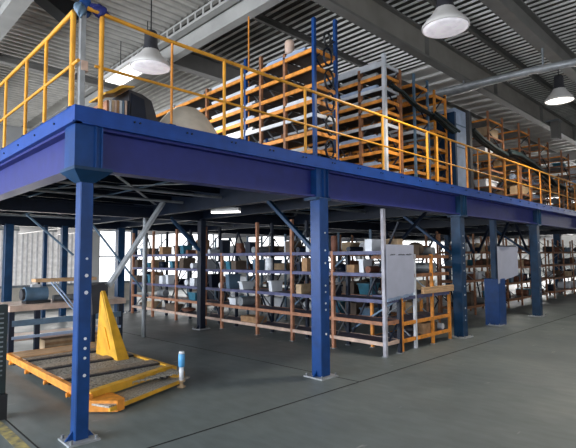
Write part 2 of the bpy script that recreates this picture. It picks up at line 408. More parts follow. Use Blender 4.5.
# columns
def column(x, y, w=.18, m='blue', head=True, holes=True, ztop=2.54):
    h = w/2; t = .012
    cm = MB().chbox(x-h, x+h, y-h, y+h, .02, ztop, .008)
    c_ = part(cm, 'column', m, mz)
    bp = MB().box(x-h-.08, x+h+.08, y-h-.08, y+h+.08, 0, .018)
    part(bp, 'base_plate', 'light_steel', mz, c_)
    for sx in (-1, 1): part(MB().prism([(x+sx*(h+.07), .018), (x+sx*h, .018), (x+sx*h, .1)], 'y', y-.01, y+.01), 'gusset', m, mz, c_)
    for sx in (-1, 1):
        for sy_ in (-1, 1): part(MB().tube((x+sx*(h+.05), y+sy_*(h+.05), .018), (x+sx*(h+.05), y+sy_*(h+.05), .05), .014, 6), 'anchor_bolt', 'grey_steel', mz, c_)
    if holes:
        z = .35
        while z < 2.1:
            if random.random() < .5: part(MB().tube((x+.01, y-h-.004, z), (x+.01, y-h+.002, z), .012+.007*random.random(), 8), 'hole_plug', 'white_plastic', mz, c_)
            z += .16 if random.random() < .5 else .09
    if head:
        hd = MB().box(x-.13, x+.13, YF+.02, y+.11, 2.54, 2.955)
        hd.box(x-.005, x+.005, YF-.01, YF+.02, 2.54, 2.955).box(x+.09, x+.1, YF-.01, YF+.02, 2.54, 2.955)
        part(hd, 'column_head', m, mz, c_)
        hn = MB().box(x-.16, x+.16, YF+.0, y+.15, 2.50, 2.54)
        part(hn, 'bearing_plate', 'deep_blue', mz, c_)
    return c_
# corner column with its haunch
c1 = column(CX[0], 4.62, .125, ztop=2.44, head=False)
x, y = CX[0], 4.62
part(MB().box(x-.155, x+.10, YF+.02, y+.12, 2.555, 2.955).box(x+.03, x+.042, YF-.005, YF+.02, 2.555, 2.955).box(x+.085, x+.1, YF-.005, YF+.02, 2.555, 2.955), 'column_head', 'blue', mz, c1)
hb = MB(); a = [(x-.165, YF-.01), (x+.20, YF-.01), (x+.20, y+.2), (x-.165, y+.2)]; b = [(x-.07, y-.07), (x+.07, y-.07), (x+.07, y+.07), (x-.07, y+.07)]
vs = [(p[0], p[1], 2.555) for p in a]+[(p[0], p[1], 2.525) for p in a]+[(p[0], p[1], 2.42) for p in b]
hb.add(vs, [(0, 1, 2, 3), (11, 10, 9, 8)]+[(k+i, k+4+i, k+4+(i+1) % 4, k+(i+1) % 4) for k in (0, 4) for i in range(4)])
part(hb, 'haunch', 'deep_blue', mz, c1)
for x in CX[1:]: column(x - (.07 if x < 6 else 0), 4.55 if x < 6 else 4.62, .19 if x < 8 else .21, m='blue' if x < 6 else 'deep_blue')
column(11.72, 4.75, .13, 'deep_blue', False, False, 2.93)
for x, y, w, m in ((6.45, 9.53, .15, 'navy_steel'), (6.5, 14.0, .22, 'deep_blue'), (6.95, 14.0, .17, 'deep_blue'), (3.45, 14.0, .2, 'deep_blue'), (23.2, 6.6, .26, 'deep_blue'), (14.2, 9.6, .2, 'deep_blue'), (18.9, 9.6, .2, 'deep_blue'), (9.6, 14, .2, 'deep_blue'), (14.2, 14, .2, 'deep_blue'), (4.85, 14.0, .16, 'deep_blue'), (4.35, 14.0, .10, 'deep_blue')):
    column(x, y, w, m, False, False, 2.6)
# main cross beams above the columns and joists
for x in (5.17, 6.5, 9.57, 14.2, 18.9, 23.6):
    part(MB().ibeam((x, YF+.3, 2.80), (x, YB, 2.80), .13, .40, .02), 'cross_beam', 'navy_steel', mz)
for k, y in enumerate([5.35+.85*i for i in range(17)]):
    jj = MB().box(XL+.14, XE, y, y+.012, 2.86, 3.06).box(XL+.14, XE, y, y+.06, 2.86, 2.872).box(XL+.14, XE, y, y+.06, 3.045, 3.06)
    part(jj, 'joist', 'navy_steel', mz)
for y in (9.53, 14.0):
    part(MB().ibeam((XL+.25, y, 2.68), (XE, y, 2.68), .14, .26, .02), 'cross_beam', 'navy_steel', mz)
# bracing rods in plan below the joists
for a, b in (((1.8, 4.9), (5.1, 9.3)), ((5.1, 4.9), (1.8, 9.3)), ((5.3, 4.9), (9.4, 9.3)), ((9.4, 4.9), (5.3, 9.3)), ((9.8, 4.9), (14, 9.3)), ((1.9, 9.8), (5, 13.8)), ((14, 4.9), (9.8, 9.3))):
    part(MB().bar((*a, 2.84), (*b, 2.84), .05, .012), 'tie_rod', 'light_steel', mz)
for x in (2.7, 3.7, 7.4, 8.6, 11.5, 12.8):
    part(MB().bar((x, 4.75, 2.845), (x, YB-.2, 2.845), .03, .02), 'tie_rod', 'grey_blue', mz)
# conduits
for y, z in ((7.0, 2.78), (8.3, 2.80), (10.4, 2.74), (12.3, 2.7)):
    part(MB().tube((XL+.3, y, z), (30, y, z), .025, 8), 'conduit', 'light_steel', mz)
# grey post under the deck with cross braces
part(MB().tube((4.95, 9.47, 0), (4.95, 9.47, 2.55), .045, 12), 'prop', 'grey_steel', mz)
part(MB().bar((4.71, 8.3, 2.76), (3.64, 8.3, 1.18), .15, .05), 'diagonal_brace', 'light_steel', mz)
part(MB().bar((3.75, 9.50, 2.45), (5.05, 9.50, .85), .05, .03), 'diagonal_brace', 'grey_blue', mz)
part(MB().bar((2.6, 9.45, 2.5), (3.45, 9.45, 1.75), .045, .03), 'diagonal_brace', 'grey_blue', mz)
part(MB().bar((5.17, 4.72, 1.78), (5.17, 5.72, 2.6), .07, .05), 'diagonal_brace', 'deep_blue', mz)
part(MB().bar((9.57, 4.72, 1.7), (9.57, 5.9, 2.6), .08, .05), 'diagonal_brace', 'deep_blue', mz)
part(MB().bar((6.38, 9.53, 1.85), (5.6, 9.53, 2.6), .09, .05), 'diagonal_brace', 'deep_blue', mz)
part(MB().bar((6.45, 9.6, 1.9), (6.45, 11, 2.75), .08, .05), 'diagonal_brace', 'deep_blue', mz)
part(MB().bar((14.2, 4.72, 1.7), (14.2, 5.9, 2.6), .08, .05), 'diagonal_brace', 'deep_blue', mz)
for xa, xb in ((7.9, 9.4), (11.85, 12.9), (11.6, 10.6), (12.9, 14.0), (15.4, 14.35)):
    part(MB().bar((xa, 5.2, 1.75), (xb, 5.2, 2.7) , .06, .04), 'diagonal_brace', 'navy_steel', mz)

# guardrails
gr = empty('guardrail', (1.7, YF+.03, ZD)); tag(gr, 'yellow tubular guardrail along the long front edge of the platform', 'guardrail')
yr = YF+.03
part(MB().path([(1.72, yr, 4.10), (2.6, yr, 4.06), (XE-.5, yr, 4.06)], .021, 10), 'top_rail', 'yellow', gr)
part(MB().path([(1.80, yr, 3.55), (2.6, yr, 3.55), (XE-.5, yr, 3.55)], .015, 10), 'mid_rail', 'yellow', gr)
PX = [(1.86, .024), (2.64, .014), (3.35, .02), (3.62, .018), (4.76, .02), (5.45, .012), (6.66, .022), (7.18, .012), (8.14, .026), (8.53, .02), (9.1, .014), (9.82, .022), (10.38, .014), (10.98, .022), (11.9, .028), (12.77, .026)]+[(13.6+.85*i, .017) for i in range(23)]
for px, rr in PX:
    p_ = part(MB().tube((px, yr, 3.127), (px, yr, 4.06), rr, 10), 'post', 'yellow' if rr > .015 and px < 9 else 'orange', gr)
    part(MB().box(px-.04, px+.04, yr-.03, yr+.03, 3.127, 3.135), 'foot_plate', 'deep_blue', gr, p_)
gl = empty('guardrail', (XL+.03, 4.6, ZD)); tag(gl, 'yellow tubular guardrail along the left side edge of the platform', 'guardrail')
xr = XL+.02
part(MB().path([(xr, 4.60, 4.08), (xr, 5.3, 4.06), (xr, 7.0, 4.06), (xr, 19, 4.06)], .022, 10), 'top_rail', 'yellow', gl)
part(MB().path([(xr, 4.45, 3.55), (xr, 6, 3.55), (xr, 19, 3.55)], .016, 10), 'mid_rail', 'yellow', gl)
for py in [4.61, 5.38, 6.07, 6.96]+[7.9+.9*i for i in range(12)]:
    p_ = part(MB().tube((xr, py, 3.127), (xr, py, 4.06), .026 if py < 5 else .019, 10), 'post', 'yellow', gl)
    part(MB().box(xr-.03, xr+.03, py-.04, py+.04, 3.127, 3.135), 'foot_plate', 'deep_blue', gl, p_)
cp = empty('corner_post', (1.72, 4.60, ZD)); tag(cp, 'grey galvanised square post at the corner where the two guardrails meet', 'post')
part(MB().chbox(1.675, 1.73, 4.54, 4.60, 3.127, 4.16, .004), 'shaft', 'light_steel', cp)
part(MB().chbox(1.685, 1.755, 4.535, 4.605, 3.5, 3.6, .006), 'clamp', 'pink_white', cp)
# blue cloth bunched over the corner post
def blob(cx_, cy_, cz, rx, ry, rz, seed, m, name, amp=.25, nu=22, nv=12, flat=None):
    rnd = random.Random(seed); ph = [(rnd.uniform(0, 6), rnd.uniform(2, 5), rnd.uniform(2, 5)) for _ in range(4)]
    vs = []; mb = MB()
    for j in range(nv+1):
        th = PI*j/nv
        for i in range(nu):
            a = 2*PI*i/nu
            k = 1+amp*sum(math.sin(p+a*round(q)+th*w_) for p, q, w_ in ph)/4
            z = cz+rz*k*math.cos(th)
            if flat is not None: z = max(z, flat)
            vs.append((cx_+rx*k*math.sin(th)*math.cos(a), cy_+ry*k*math.sin(th)*math.sin(a), z))
    fs = [(j*nu+i, j*nu+(i+1) % nu, (j+1)*nu+(i+1) % nu, (j+1)*nu+i) for j in range(nv) for i in range(nu)]
    return mb.add(vs, fs, True)
cb = empty('cloth_bundle', (1.72, 4.57, 4.05)); tag(cb, 'dark blue cloth bunched and tied over the top of the grey corner post', 'cloth')
part(blob(1.72, 4.56, 4.15, .055, .05, .10, 3, 'blue', '', .5), 'cloth_knot', 'blue', cb)
part(blob(1.66, 4.52, 4.08, .05, .04, .06, 8, 'blue', '', .6), 'cloth_tail', 'grey_blue', cb)
part(blob(1.84, 4.50, 4.12, .09, .04, .06, 5, 'blue', '', .5), 'cloth_tail', 'web_blue', cb)
d = empty('black_wedge', (3.35, 10.4, 6.5)); tag(d, 'black wedge shaped box under the roof just left of the corner post', 'black_wedge')  # plain dark wedge form under the roof, its use not stated
part(MB().prism([(3.1-.35, 7.2), (3.9, 7.2), (3.75, 6.82), (3.5, 6.8)], 'y', 10.2, 10.6), 'cabinet', 'black', d)
part(MB().box(3.5, 3.7, 10.3, 10.5, 7.2, ZC), 'bracket', 'charcoal', d)

# ------------------------------------------------------------------ racks
ORD = ['bottom', 'second', 'third', 'fourth', 'fifth', 'sixth', 'seventh', 'eighth', 'ninth']
NTH = ['first', 'second', 'third', 'fourth', 'fifth', 'sixth', 'seventh', 'eighth', 'ninth', 'tenth']
RACKS = []
def rack(label, axis, d0, d1, posts, base, ztop, levels, pm, bm_, sm='board', bw=.05, pw=.045, braces=True, tops=None, name='storage_rack', shelves=True, beam_h=.062, endmat=None, group=None, foot=True, backbeams=True):
    """run along `axis`, depth between d0 (near face) and d1"""
    B = (lambda a, b, c_, e, z0, z1: (c_, e, a, b, z0, z1)) if axis == 'y' else (lambda a, b, c_, e, z0, z1: (a, b, c_, e, z0, z1))
    Pt = (lambda a, c_, z: (c_, a, z)) if axis == 'y' else (lambda a, c_, z: (a, c_, z))
    o = empty(name, Pt((posts[0]+posts[-1])/2, (d0+d1)/2, base)); tag(o, label, 'rack', group)
    h = pw/2
    for i, p in enumerate(posts):
        zt = tops[i] if tops else ztop
        m_ = pm[i] if isinstance(pm, list) else pm
        for k, dd in enumerate((d0, d1)):
            a, b = (dd, dd+pw) if k == 0 else (dd-pw, dd)
            if label.startswith('rack row with white') and k == 1: m_, zt = 'brown_steel', 5.42
            if label.startswith('tall orange') and i == 0 and k == 1: zt = 5.76
            if label.startswith('long salmon') and k == 1 and i: m_ = 'navy_steel'
            if label.startswith('long salmon') and i == 0 and k == 1: m_, zt = 'navy_steel', .93
            up = part(MB().box(*B(p-h, p+h, a, b, base, zt)), 'upright', m_, o)
            if foot and i < 7: part(MB().box(*B(p-h-.02, p+h+.02, a-.015, b+.015, base, base+.012)), 'foot', 'grey_steel', o, up)
        if braces:
            mb = MB(); z = base+.15; s = 0; step = .42
            while z+step < zt:
                a, b = (d0+pw, d1-pw) if s % 2 == 0 else (d1-pw, d0+pw)
                mb.bar(Pt(p, a, z), Pt(p, b, z+step), .022); z += step; s += 1
            part(mb, 'end_brace', 'navy_steel' if i == 0 else 'grey_steel', o)
    for L, (z, mb_) in enumerate(levels):
        for i, (a, b) in enumerate(zip(posts, posts[1:])):
            part(MB().box(*B(a+h, b-h, d0-.004, d0+.03, z-beam_h, z)), 'beam', mb_, o)
            if shelves: part(MB().box(*B(a+h, b-h, d0+.03, d1-.03, z-.022, z-.004)), 'shelf', sm, o)
        if backbeams: part(MB().box(*B(posts[0]+h, posts[-1]-h, d1-.03, d1+.004, z-beam_h, z)), 'back_beam', mb_, o)
    if base < 1:
        for i, (a, b) in enumerate(zip(posts, posts[1:])):
            za, zb = (.1, min(ztop, 2.3)) if i % 2 else (min(ztop, 2.3), .1)
            part(MB().bar(Pt(a, d1+.012, za), Pt(b, d1+.012, zb), .03), 'back_brace', 'navy_steel', o)
    for z, mb_ in levels:
        # front rail at the end frames
        part(MB().box(*B(posts[0]-.012, posts[0]+.02, d0+pw, d1-pw, z-beam_h, z)), 'end_beam', mb_, o)
    R = dict(o=o, axis=axis, d0=d0, d1=d1, posts=posts, levels=[l[0] for l in levels], ztop=ztop, B=B, Pt=Pt, sm=sm)
    RACKS.append(R); return R

# goods -------------------------------------------------------------
used = set()
def uniq(lbl):
    assert lbl not in used, lbl
    used.add(lbl); return lbl
def carton(B, a0, a1, c0, c1, z0, z1, m, lbl, grp, big=False):
    o = empty('carton', B(0, 0, 0, 0, 0, 0)[:0] or Vector(((B(a0, a1, c0, c1, 0, 0)[0]+B(a0, a1, c0, c1, 0, 0)[1])/2, (B(a0, a1, c0, c1, 0, 0)[2]+B(a0, a1, c0, c1, 0, 0)[3])/2, z0)))
    return o
KINDS = {
 'carton': ('carton', ['carton', 'tan', 'board']),
 'tub': ('plastic_tub', ['white_plastic', 'teal', 'charcoal', 'grey_blue']),
 'roll': ('sheet_roll', ['white_plastic', 'pale_blue', 'grey_steel', 'tan']),
 'sack': ('sack', ['beige', 'charcoal', 'grey_blue', 'white_plastic']),
 'drum': ('drum', ['rust', 'teal', 'white_plastic', 'charcoal']),
}
CN = {'carton': 'brown', 'tan': 'tan', 'board': 'dark brown', 'white_plastic': 'white', 'teal': 'teal', 'charcoal': 'black', 'grey_blue': 'grey-blue', 'pale_blue': 'pale blue', 'grey_steel': 'grey', 'beige': 'beige', 'rust': 'rusty', 'wood': 'wooden', 'navy_steel': 'dark navy'}
KN = {'carton': 'carton', 'tub': 'tapered tub', 'roll': 'roll', 'sack': 'slumped sack', 'drum': 'drum'}
def item(kind, mname, B, a0, a1, c0, c1, z0, z1, label, group):
    x0, x1, y0, y1, _, _ = B(a0, a1, c0, c1, z0, z1)
    cx, cyy = (x0+x1)/2, (y0+y1)/2; name = KINDS[kind][0]
    mb = MB()
    if kind == 'carton':
        mb.box(x0, x1, y0, y1, z0, z1)
        # slightly open lid flaps
        t = .004; mb.box(x0, x1, y0-.006, y0, z1-.05, z1).box(x0, x1, (y0+y1)/2-.02, (y0+y1)/2+.02, z1, z1+t)
    elif kind == 'tub':
        k = .12; dx, dy = (x1-x0)*k, (y1-y0)*k
        vs = [(x0+dx, y0+dy, z0), (x1-dx, y0+dy, z0), (x1-dx, y1-dy, z0), (x0+dx, y1-dy, z0), (x0+.02, y0+.02, z1-.03), (x1-.02, y0+.02, z1-.03), (x1-.02, y1-.02, z1-.03), (x0+.02, y1-.02, z1-.03)]
        mb.add(vs, [(3, 2, 1, 0), (4, 5, 6, 7), (0, 1, 5, 4), (1, 2, 6, 5), (2, 3, 7, 6), (3, 0, 4, 7)])
        mb.box(x0, x1, y0, y1, z1-.03, z1)
    elif kind == 'roll':
        rr = (z1-z0)/2
        if (x1-x0) > (y1-y0): A, Bb = (x0, cyy, z0+rr), (x1, cyy, z0+rr)
        else: A, Bb = (cx, y0, z0+rr), (cx, y1, z0+rr)
        mb.tube(A, Bb, rr, 14); v = (Vector(Bb)-Vector(A)).normalized()*.004
        mb.tube(Vector(A)-v, Vector(Bb)+v, rr*.35, 10)
    elif kind == 'sack':
        mb = blob(cx, cyy, (z0+z1)/2, (x1-x0)/2*.9, (y1-y0)/2*.9, (z1-z0)/2*.9, hash(label) % 999 if False else int(abs(cx*977+cyy*131+z0*71)), mname, '', .22, 14, 8, z0)
    elif kind == 'drum':
        rr = min(x1-x0, y1-y0)/2; hh = z1-z0
        mb.lathe([(0, 0), (rr*.95, 0), (rr, .01), (rr, hh*.33), (rr*1.03, hh*.35), (rr, hh*.37), (rr, hh*.66), (rr*1.03, hh*.68), (rr, hh*.7), (rr, hh-.01), (rr*.93, hh), (0, hh)], (cx, cyy, z0), 16)
    o = mb.build(name, mname)
    tag(o, uniq(label), {'carton': 'box', 'tub': 'tub', 'roll': 'roll', 'sack': 'sack', 'drum': 'drum'}[kind], group)
    return o
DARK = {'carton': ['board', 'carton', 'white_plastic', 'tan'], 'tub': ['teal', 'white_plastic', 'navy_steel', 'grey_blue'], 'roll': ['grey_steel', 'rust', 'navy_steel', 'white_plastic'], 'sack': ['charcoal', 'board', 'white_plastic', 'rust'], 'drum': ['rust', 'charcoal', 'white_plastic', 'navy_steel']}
def stock(R, phrase, group, kinds, fill=.8, per=2, bays=None, levels=None, seed=1, zf=.75, minmat=None):
    rnd = random.Random(seed)
    P = R['posts']; Lv = R['levels']
    for bi, (a, b) in enumerate(zip(P, P[1:])):
        if bays is not None and bi not in bays: continue
        for li, z in enumerate(Lv):
            if levels is not None and li not in levels: continue
            top = Lv[li+1]-.055 if li+1 < len(Lv) else min(z+.42, z+.42)
            room = top-z-.02
            n = max(1, min(per, int((b-a)/.2)))
            seen = set()
            w = (b-a-.06)/n
            for k in range(n):
                if rnd.random() > fill: continue
                for _ in range(12):
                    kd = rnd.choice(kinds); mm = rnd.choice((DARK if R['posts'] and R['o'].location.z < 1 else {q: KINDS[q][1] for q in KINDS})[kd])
                    if (kd, mm) not in seen: break
                else: continue
                seen.add((kd, mm))
                ww = w*rnd.uniform(.6, .92); a0 = a+.03+w*k+(w-ww)*rnd.random()
                dep = R['d1']-R['d0']; dd = dep*rnd.uniform(.55, .82); c0 = R['d0']+.045+(dep-.09-dd)*rnd.random()*.5
                hh = room*rnd.uniform(.45, zf+.15)
                if kd == 'roll': hh = min(hh, dd*.7, ww*.7)
                lab = f"{CN[mm]} {KN[kd]}, {ORD[li]} shelf, {NTH[bi]} bay of {phrase}"
                item(kd, mm, R['B'], a0, a0+ww, c0, c0+dd, z-.004, z-.004+hh, lab, group)

def strips(R, phrase, group, seed=1, mats=('white_steel', 'white_steel', 'pale_blue', 'light_steel'), levels=None, fill=.7):
    # long bundles of profiles lying on the shelves
    rnd = random.Random(seed); P = R['posts']
    spans = [(P[0], P[min(2, len(P)-1)])]
    for i in range(2, len(P)-1, 2): spans.append((P[i], P[min(i+2, len(P)-1)]))
    for si, (a, b) in enumerate(spans):
        for li, z in enumerate(R['levels']):
            if levels is not None and li not in levels: continue
            if rnd.random() > fill: continue
            m_ = rnd.choice(mats); nm = {'white_steel': 'white', 'pale_blue': 'pale blue', 'grey_steel': 'dark grey', 'light_steel': 'light grey', 'black': 'black', 'tan': 'tan'}[m_]
            mb = MB(); n = rnd.randint(3, 5); z0 = z-.004
            for j in range(n):
                d = R['d0']-.0+j*.07; l = rnd.uniform(.0, .2)
                mb.box(*R['B'](a+.04+l, b-.05-rnd.uniform(0, .2), d, d+.055, z0, z0+.035+.02*rnd.random()))
                if j % 2: mb.box(*R['B'](a+.1+l, b-.15, d-.035, d+.035, z0+.052, z0+.085))
            o = mb.build('profile_bundle', m_)
            tag(o, uniq(f"{nm} profile bundle, {ORD[li]} shelf, {['near', 'middle', 'far', 'farthest', 'last'][si]} stretch of {phrase}"), 'bundle', group)

B0 = ZD-.004
OW = 'orange'
# upper racks, rows running away from the front edge
U1 = rack('tall orange and blue rack row nearest the corner, upper level', 'y', 5.55, 6.15, [5.05, 5.73, 6.36, 6.80, 8.07, 9.3, 10.7], B0, 5.22,
          [(3.42, OW), (3.72, OW), (4.02, 'white_steel'), (4.24, OW), (4.50, OW), (4.80, OW), (5.10, OW)], ['blue', 'brown_steel', 'brown_steel', 'blue', 'brown_steel', 'brown_steel', 'brown_steel'],
          OW, tops=[5.60, 5.2, 5.35, 5.45, 5.2, 5.15, 5.1], sm='dull_board', pw=.055)
U2 = rack('rack row with white uprights at its near end, second row on the upper level', 'y', 7.55, 8.15, [5.05, 5.62, 6.3, 7.2, 8.3, 9.6, 11.0], B0, 5.45,
          [(3.45, OW), (3.72, OW), (3.98, OW), (4.25, 'white_steel'), (4.50, OW), (4.72, OW), (4.96, 'white_steel'), (5.20, OW), (5.42, 'white_steel')], ['white_steel', 'brown_steel', 'grey_blue', 'brown_steel', 'grey_blue', 'brown_steel', 'brown_steel'],
          OW, tops=[5.6, 5.42, 5.4, 5.4, 5.4, 5.4, 5.4], sm='dull_board', pw=.07)
U3 = rack('brown framed rack row just behind the white-posted row on the upper level', 'y', 8.65, 9.25, [5.05, 5.9, 6.9, 8.1, 9.6], B0, 5.4,
          [(3.45, OW), (3.72, OW), (4.0, OW), (4.3, 'white_steel'), (4.6, OW), (4.9, OW), (5.3, OW)], ['grey_blue', 'brown_steel', 'brown_steel', 'brown_steel', 'brown_steel'], OW, tops=[5.5]*5, sm='dull_board')
U4 = rack('orange rack row standing right beside the tall pale blue locker', 'y', 9.60, 10.15, [5.1, 6.1, 7.3, 8.7], B0, 5.4,
          [(3.45, OW), (3.72, OW), (4.1, OW), (4.5, OW), (4.9, OW), (5.3, OW)], ['orange', 'brown_steel', 'brown_steel', 'brown_steel'], OW, tops=[5.4]*4, sm='dull_board')
far_racks = []
for i, (x, w, tt, ph) in enumerate(((12.35, 1.0, 5.5, 'rack row just right of the tall pale blue locker, upper level'), (14.55, .9, 5.6, 'sixth rack row on the upper level, under the lit far pendant'), (16.3, .9, 5.45, 'seventh rack row on the upper level, two rows beyond the locker'),
                                 (18.6, .9, 5.4, 'eighth rack row on the upper level, left of the vent box'), (20.9, .9, 5.35, 'ninth rack row on the upper level, below the vent box'), (23.4, .9, 5.3, 'tenth rack row on the upper level, near the right edge'), (26.2, .9, 5.25, 'farthest rack row on the upper level at the right edge'))):
    far_racks.append(rack(ph, 'y', x, x+w, [5.05, 6.5, 8.2, 10.2], B0, tt, [(3.5, 'brown_steel'), (3.95, 'brown_steel'), (4.4, OW), (4.85, 'brown_steel'), (tt-.2, OW)], 'brown_steel', OW, tops=[tt]*4, sm='light_steel', pw=.05, beam_h=.045))
strips(U1, 'the upper row nearest the corner', 'profile bundles on the upper racks', 11, fill=.9)
strips(U2, 'the white-posted upper row', 'profile bundles on the upper racks', 12, fill=.9)
strips(U3, 'the third upper row', 'profile bundles on the upper racks', 13)
strips(U4, 'the fourth upper row', 'profile bundles on the upper racks', 14, mats=('black', 'pale_blue', 'light_steel'))
FP = ['the upper row right of the locker', 'the sixth upper row', 'the seventh upper row', 'the eighth upper row', 'the ninth upper row', 'the tenth upper row', 'the farthest upper row']
for k, (R, ph) in enumerate(zip(far_racks, FP)):
    stock(R, ph, 'goods on the far upper racks', ['carton', 'roll', 'tub', 'roll'], .6, 3, bays=(0, 1), levels=(0, 1, 2, 3), seed=30+k, zf=.6)

# tall pale blue locker
lk = empty('locker', (10.7, 5.2, B0)); tag(lk, 'tall pale blue sheet metal locker with a dark rounded side among the upper racks', 'locker')
part(MB().chbox(10.30, 10.86, 4.95, 5.5, B0, 5.12, .02), 'body', 'pale_blue', lk)
part(MB().chbox(10.87, 11.12, 4.9, 5.45, B0, 5.2, .06), 'side_panel', 'charcoal', lk)
part(MB().box(10.22, 10.30, 4.93, 5.4, B0, 5.0), 'door_edge', 'deep_blue', lk)
part(MB().box(10.34, 10.82, 4.935, 4.95, 4.72, 4.74).box(10.34, 10.82, 4.935, 4.95, 4.2, 4.22), 'seam', 'grey_blue', lk)

# dark bundles of netting lying across the racks
def bundle(label, pts, r, seed):
    rnd = random.Random(seed); mb = MB()
    for k in range(7):
        o = Vector((rnd.uniform(-r, r), rnd.uniform(-r, r), rnd.uniform(-r*.4, r*.5)))
        mb.path([Vector(p)+o+Vector((rnd.uniform(-.02, .02), 0, rnd.uniform(-.02, .03))) for p in pts], r*.35, 7)
    tag(mb.build('hose_bundle', 'dark_green'), uniq(label), 'hoses', 'dark hose bundles hung along the rack ends')
bundle('dark hose bundle slung from the white-posted rack end to its right neighbour', [(7.8, 4.98, 4.98), (8.1, 4.95, 4.93), (8.5, 4.95, 4.80), (8.8, 4.95, 4.72), (9.2, 4.95, 4.70)], .07, 1)
bundle('dark hose bundle across the rack end left of the pale blue locker', [(9.3, 4.98, 4.74), (9.6, 4.97, 4.7), (9.9, 4.97, 4.62), (10.2, 4.9, 4.5)], .08, 2)
bundle('dark hose bundle hung right of the pale blue locker at rail height', [(11.2, 4.95, 4.75), (11.8, 4.95, 4.6), (12.4, 4.95, 4.5), (13.3, 4.95, 4.42)], .1, 3)
bundle('long dark hose bundle sagging over the sixth and seventh upper rows', [(13.4, 4.95, 4.5), (14.2, 4.95, 4.55), (15.2, 4.95, 4.45), (16.6, 4.95, 4.2), (17.4, 4.95, 4.0)], .11, 4)
bundle('dark hose bundle farthest right along the upper rack ends', [(17.6, 4.95, 4.1), (18.6, 4.95, 4.0), (20, 4.95, 4.0), (22, 4.95, 3.9)], .1, 5)

for k, (z, rr_) in enumerate(((3.45, .10), (3.85, .11), (4.25, .10), (4.62, .11), (5.0, .10), (5.3, .08))):
    mb = MB(); n = 40
    mb.path([(5.86+.03*math.sin(k)+rr_*math.cos(t*.47), 4.98+.012*math.sin(t*1.1), z+rr_*1.5*math.sin(t*.47)) for t in range(n)], .013, 6)
    tag(mb.build('cable_coil', ['navy_steel', 'black'][k % 2]), f"dark cable coil hung on the end of the corner rack row, {['lowest', 'second up', 'third up', 'fourth up', 'fifth up', 'topmost'][k]}", 'cable', 'cable coils on the rack end')

# tall thin pole among the racks reaching the roof girder
tag(MB().tube((5.70, 6.86, B0), (5.70, 6.86, 6.35), .016, 8).build('pole', 'orange'), 'thin orange pole rising above the first upper rack row', 'pole')
# flat steel paddle on top of first rack
d = empty('float_valve', (5.8, 6.0, 5.1)); tag(d, 'small flat tan paddle with a white arm on top of the first rack row', 'fitting')
part(MB().lathe([(0, 0), (.07, .01), (.085, .05), (.085, .2), (.07, .24), (0, .25)], (5.7, 5.74, 5.24), 14), 'paddle', 'pink_white', d)
part(MB().bar((5.72, 5.72, 5.27), (5.72, 5.2, 5.2), .03), 'arm', 'white_steel', d)
part(MB().tube((5.7, 5.74, 5.096), (5.7, 5.74, 5.25), .02, 8), 'stem', 'grey_steel', d)

# on the deck near the corner
d = empty('sheet_stack', (2.25, 5.1, B0)); tag(d, 'upright stack of striped boards on the deck edge near the corner', 'boards')
for k in range(9):
    part(MB().box(2.14+k*.030, 2.164+k*.030, 5.0, 5.4, B0, 3.42+.006*k), 'panel', ['salmon', 'white_steel', 'tan', 'pink_white', 'carton', 'white_steel', 'grey_blue', 'pink_white', 'navy_steel'][k], d)
d = empty('cabinet', (2.6, 5.2, B0)); tag(d, 'black leaning cabinet on the platform beside the striped boards', 'cabinet')
part(MB().prism([(2.42, B0), (2.86, B0), (2.70, 3.55), (2.58, 3.60), (2.42, 3.62)], 'y', 5.05, 5.5), 'body', 'charcoal', d)
part(MB().prism([(2.44, B0+.02), (2.66, B0+.02), (2.60, 3.54), (2.44, 3.58)], 'y', 5.035, 5.05), 'front_panel', 'navy_steel', d)
part(MB().prism([(2.13, 3.49), (2.22, 3.52), (2.32, 3.60), (2.46, 3.64), (2.46, 3.655), (2.30, 3.63), (2.20, 3.55), (2.12, 3.505)], 'y', 5.0, 5.45), 'lid_sheet', 'gold', d)
d = tag(empty('fabric_canopy', (3.3, 5.2, B0)), 'large beige round canopy lying on the deck behind the front guardrail', 'canopy')
part(MB().lathe([(.50, 0), (.48, .06), (.40, .20), (.32, .33), (.24, .43), (.15, .50), (.06, .53), (0, .535)], (3.30, 5.25, B0), 40), 'dome', 'beige', d)
part(MB().lathe([(.495, 0), (.525, .005), (.525, .025), (.49, .035)], (3.30, 5.25, B0), 40), 'rim', 'pink_white', d)
tag(MB().path([(3.45, 6.0, 3.60), (3.7, 6.0, 3.63), (4.0, 6.0, 3.55), (4.4, 6.0, 3.50), (4.9, 6.0, 3.5)], .022, 8).build('handrail', 'wood'), 'curved wooden handrail behind the beige canopy on the deck', 'handrail')
d = tag(empty('wooden_plank', (4.45, 6.0, B0)), 'post holding the curved wooden handrail behind the beige canopy', 'post')
part(MB().box(4.43, 4.47, 5.97, 6.03, B0, 3.48), 'shaft', 'brown_steel', d)

# lower racks
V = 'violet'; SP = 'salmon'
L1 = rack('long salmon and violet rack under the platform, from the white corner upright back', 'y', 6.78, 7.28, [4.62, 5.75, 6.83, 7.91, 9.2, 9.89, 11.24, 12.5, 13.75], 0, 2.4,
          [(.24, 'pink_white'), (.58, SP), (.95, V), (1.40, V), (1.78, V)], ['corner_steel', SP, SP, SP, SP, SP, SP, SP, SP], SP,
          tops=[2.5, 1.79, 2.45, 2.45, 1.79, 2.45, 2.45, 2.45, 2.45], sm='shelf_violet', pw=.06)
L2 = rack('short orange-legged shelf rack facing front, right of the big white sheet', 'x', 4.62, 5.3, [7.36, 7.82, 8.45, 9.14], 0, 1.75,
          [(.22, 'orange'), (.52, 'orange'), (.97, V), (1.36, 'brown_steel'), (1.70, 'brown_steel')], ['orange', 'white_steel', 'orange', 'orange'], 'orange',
          tops=[.95, 1.72, 1.72, .95], sm='shelf_violet', pw=.05)
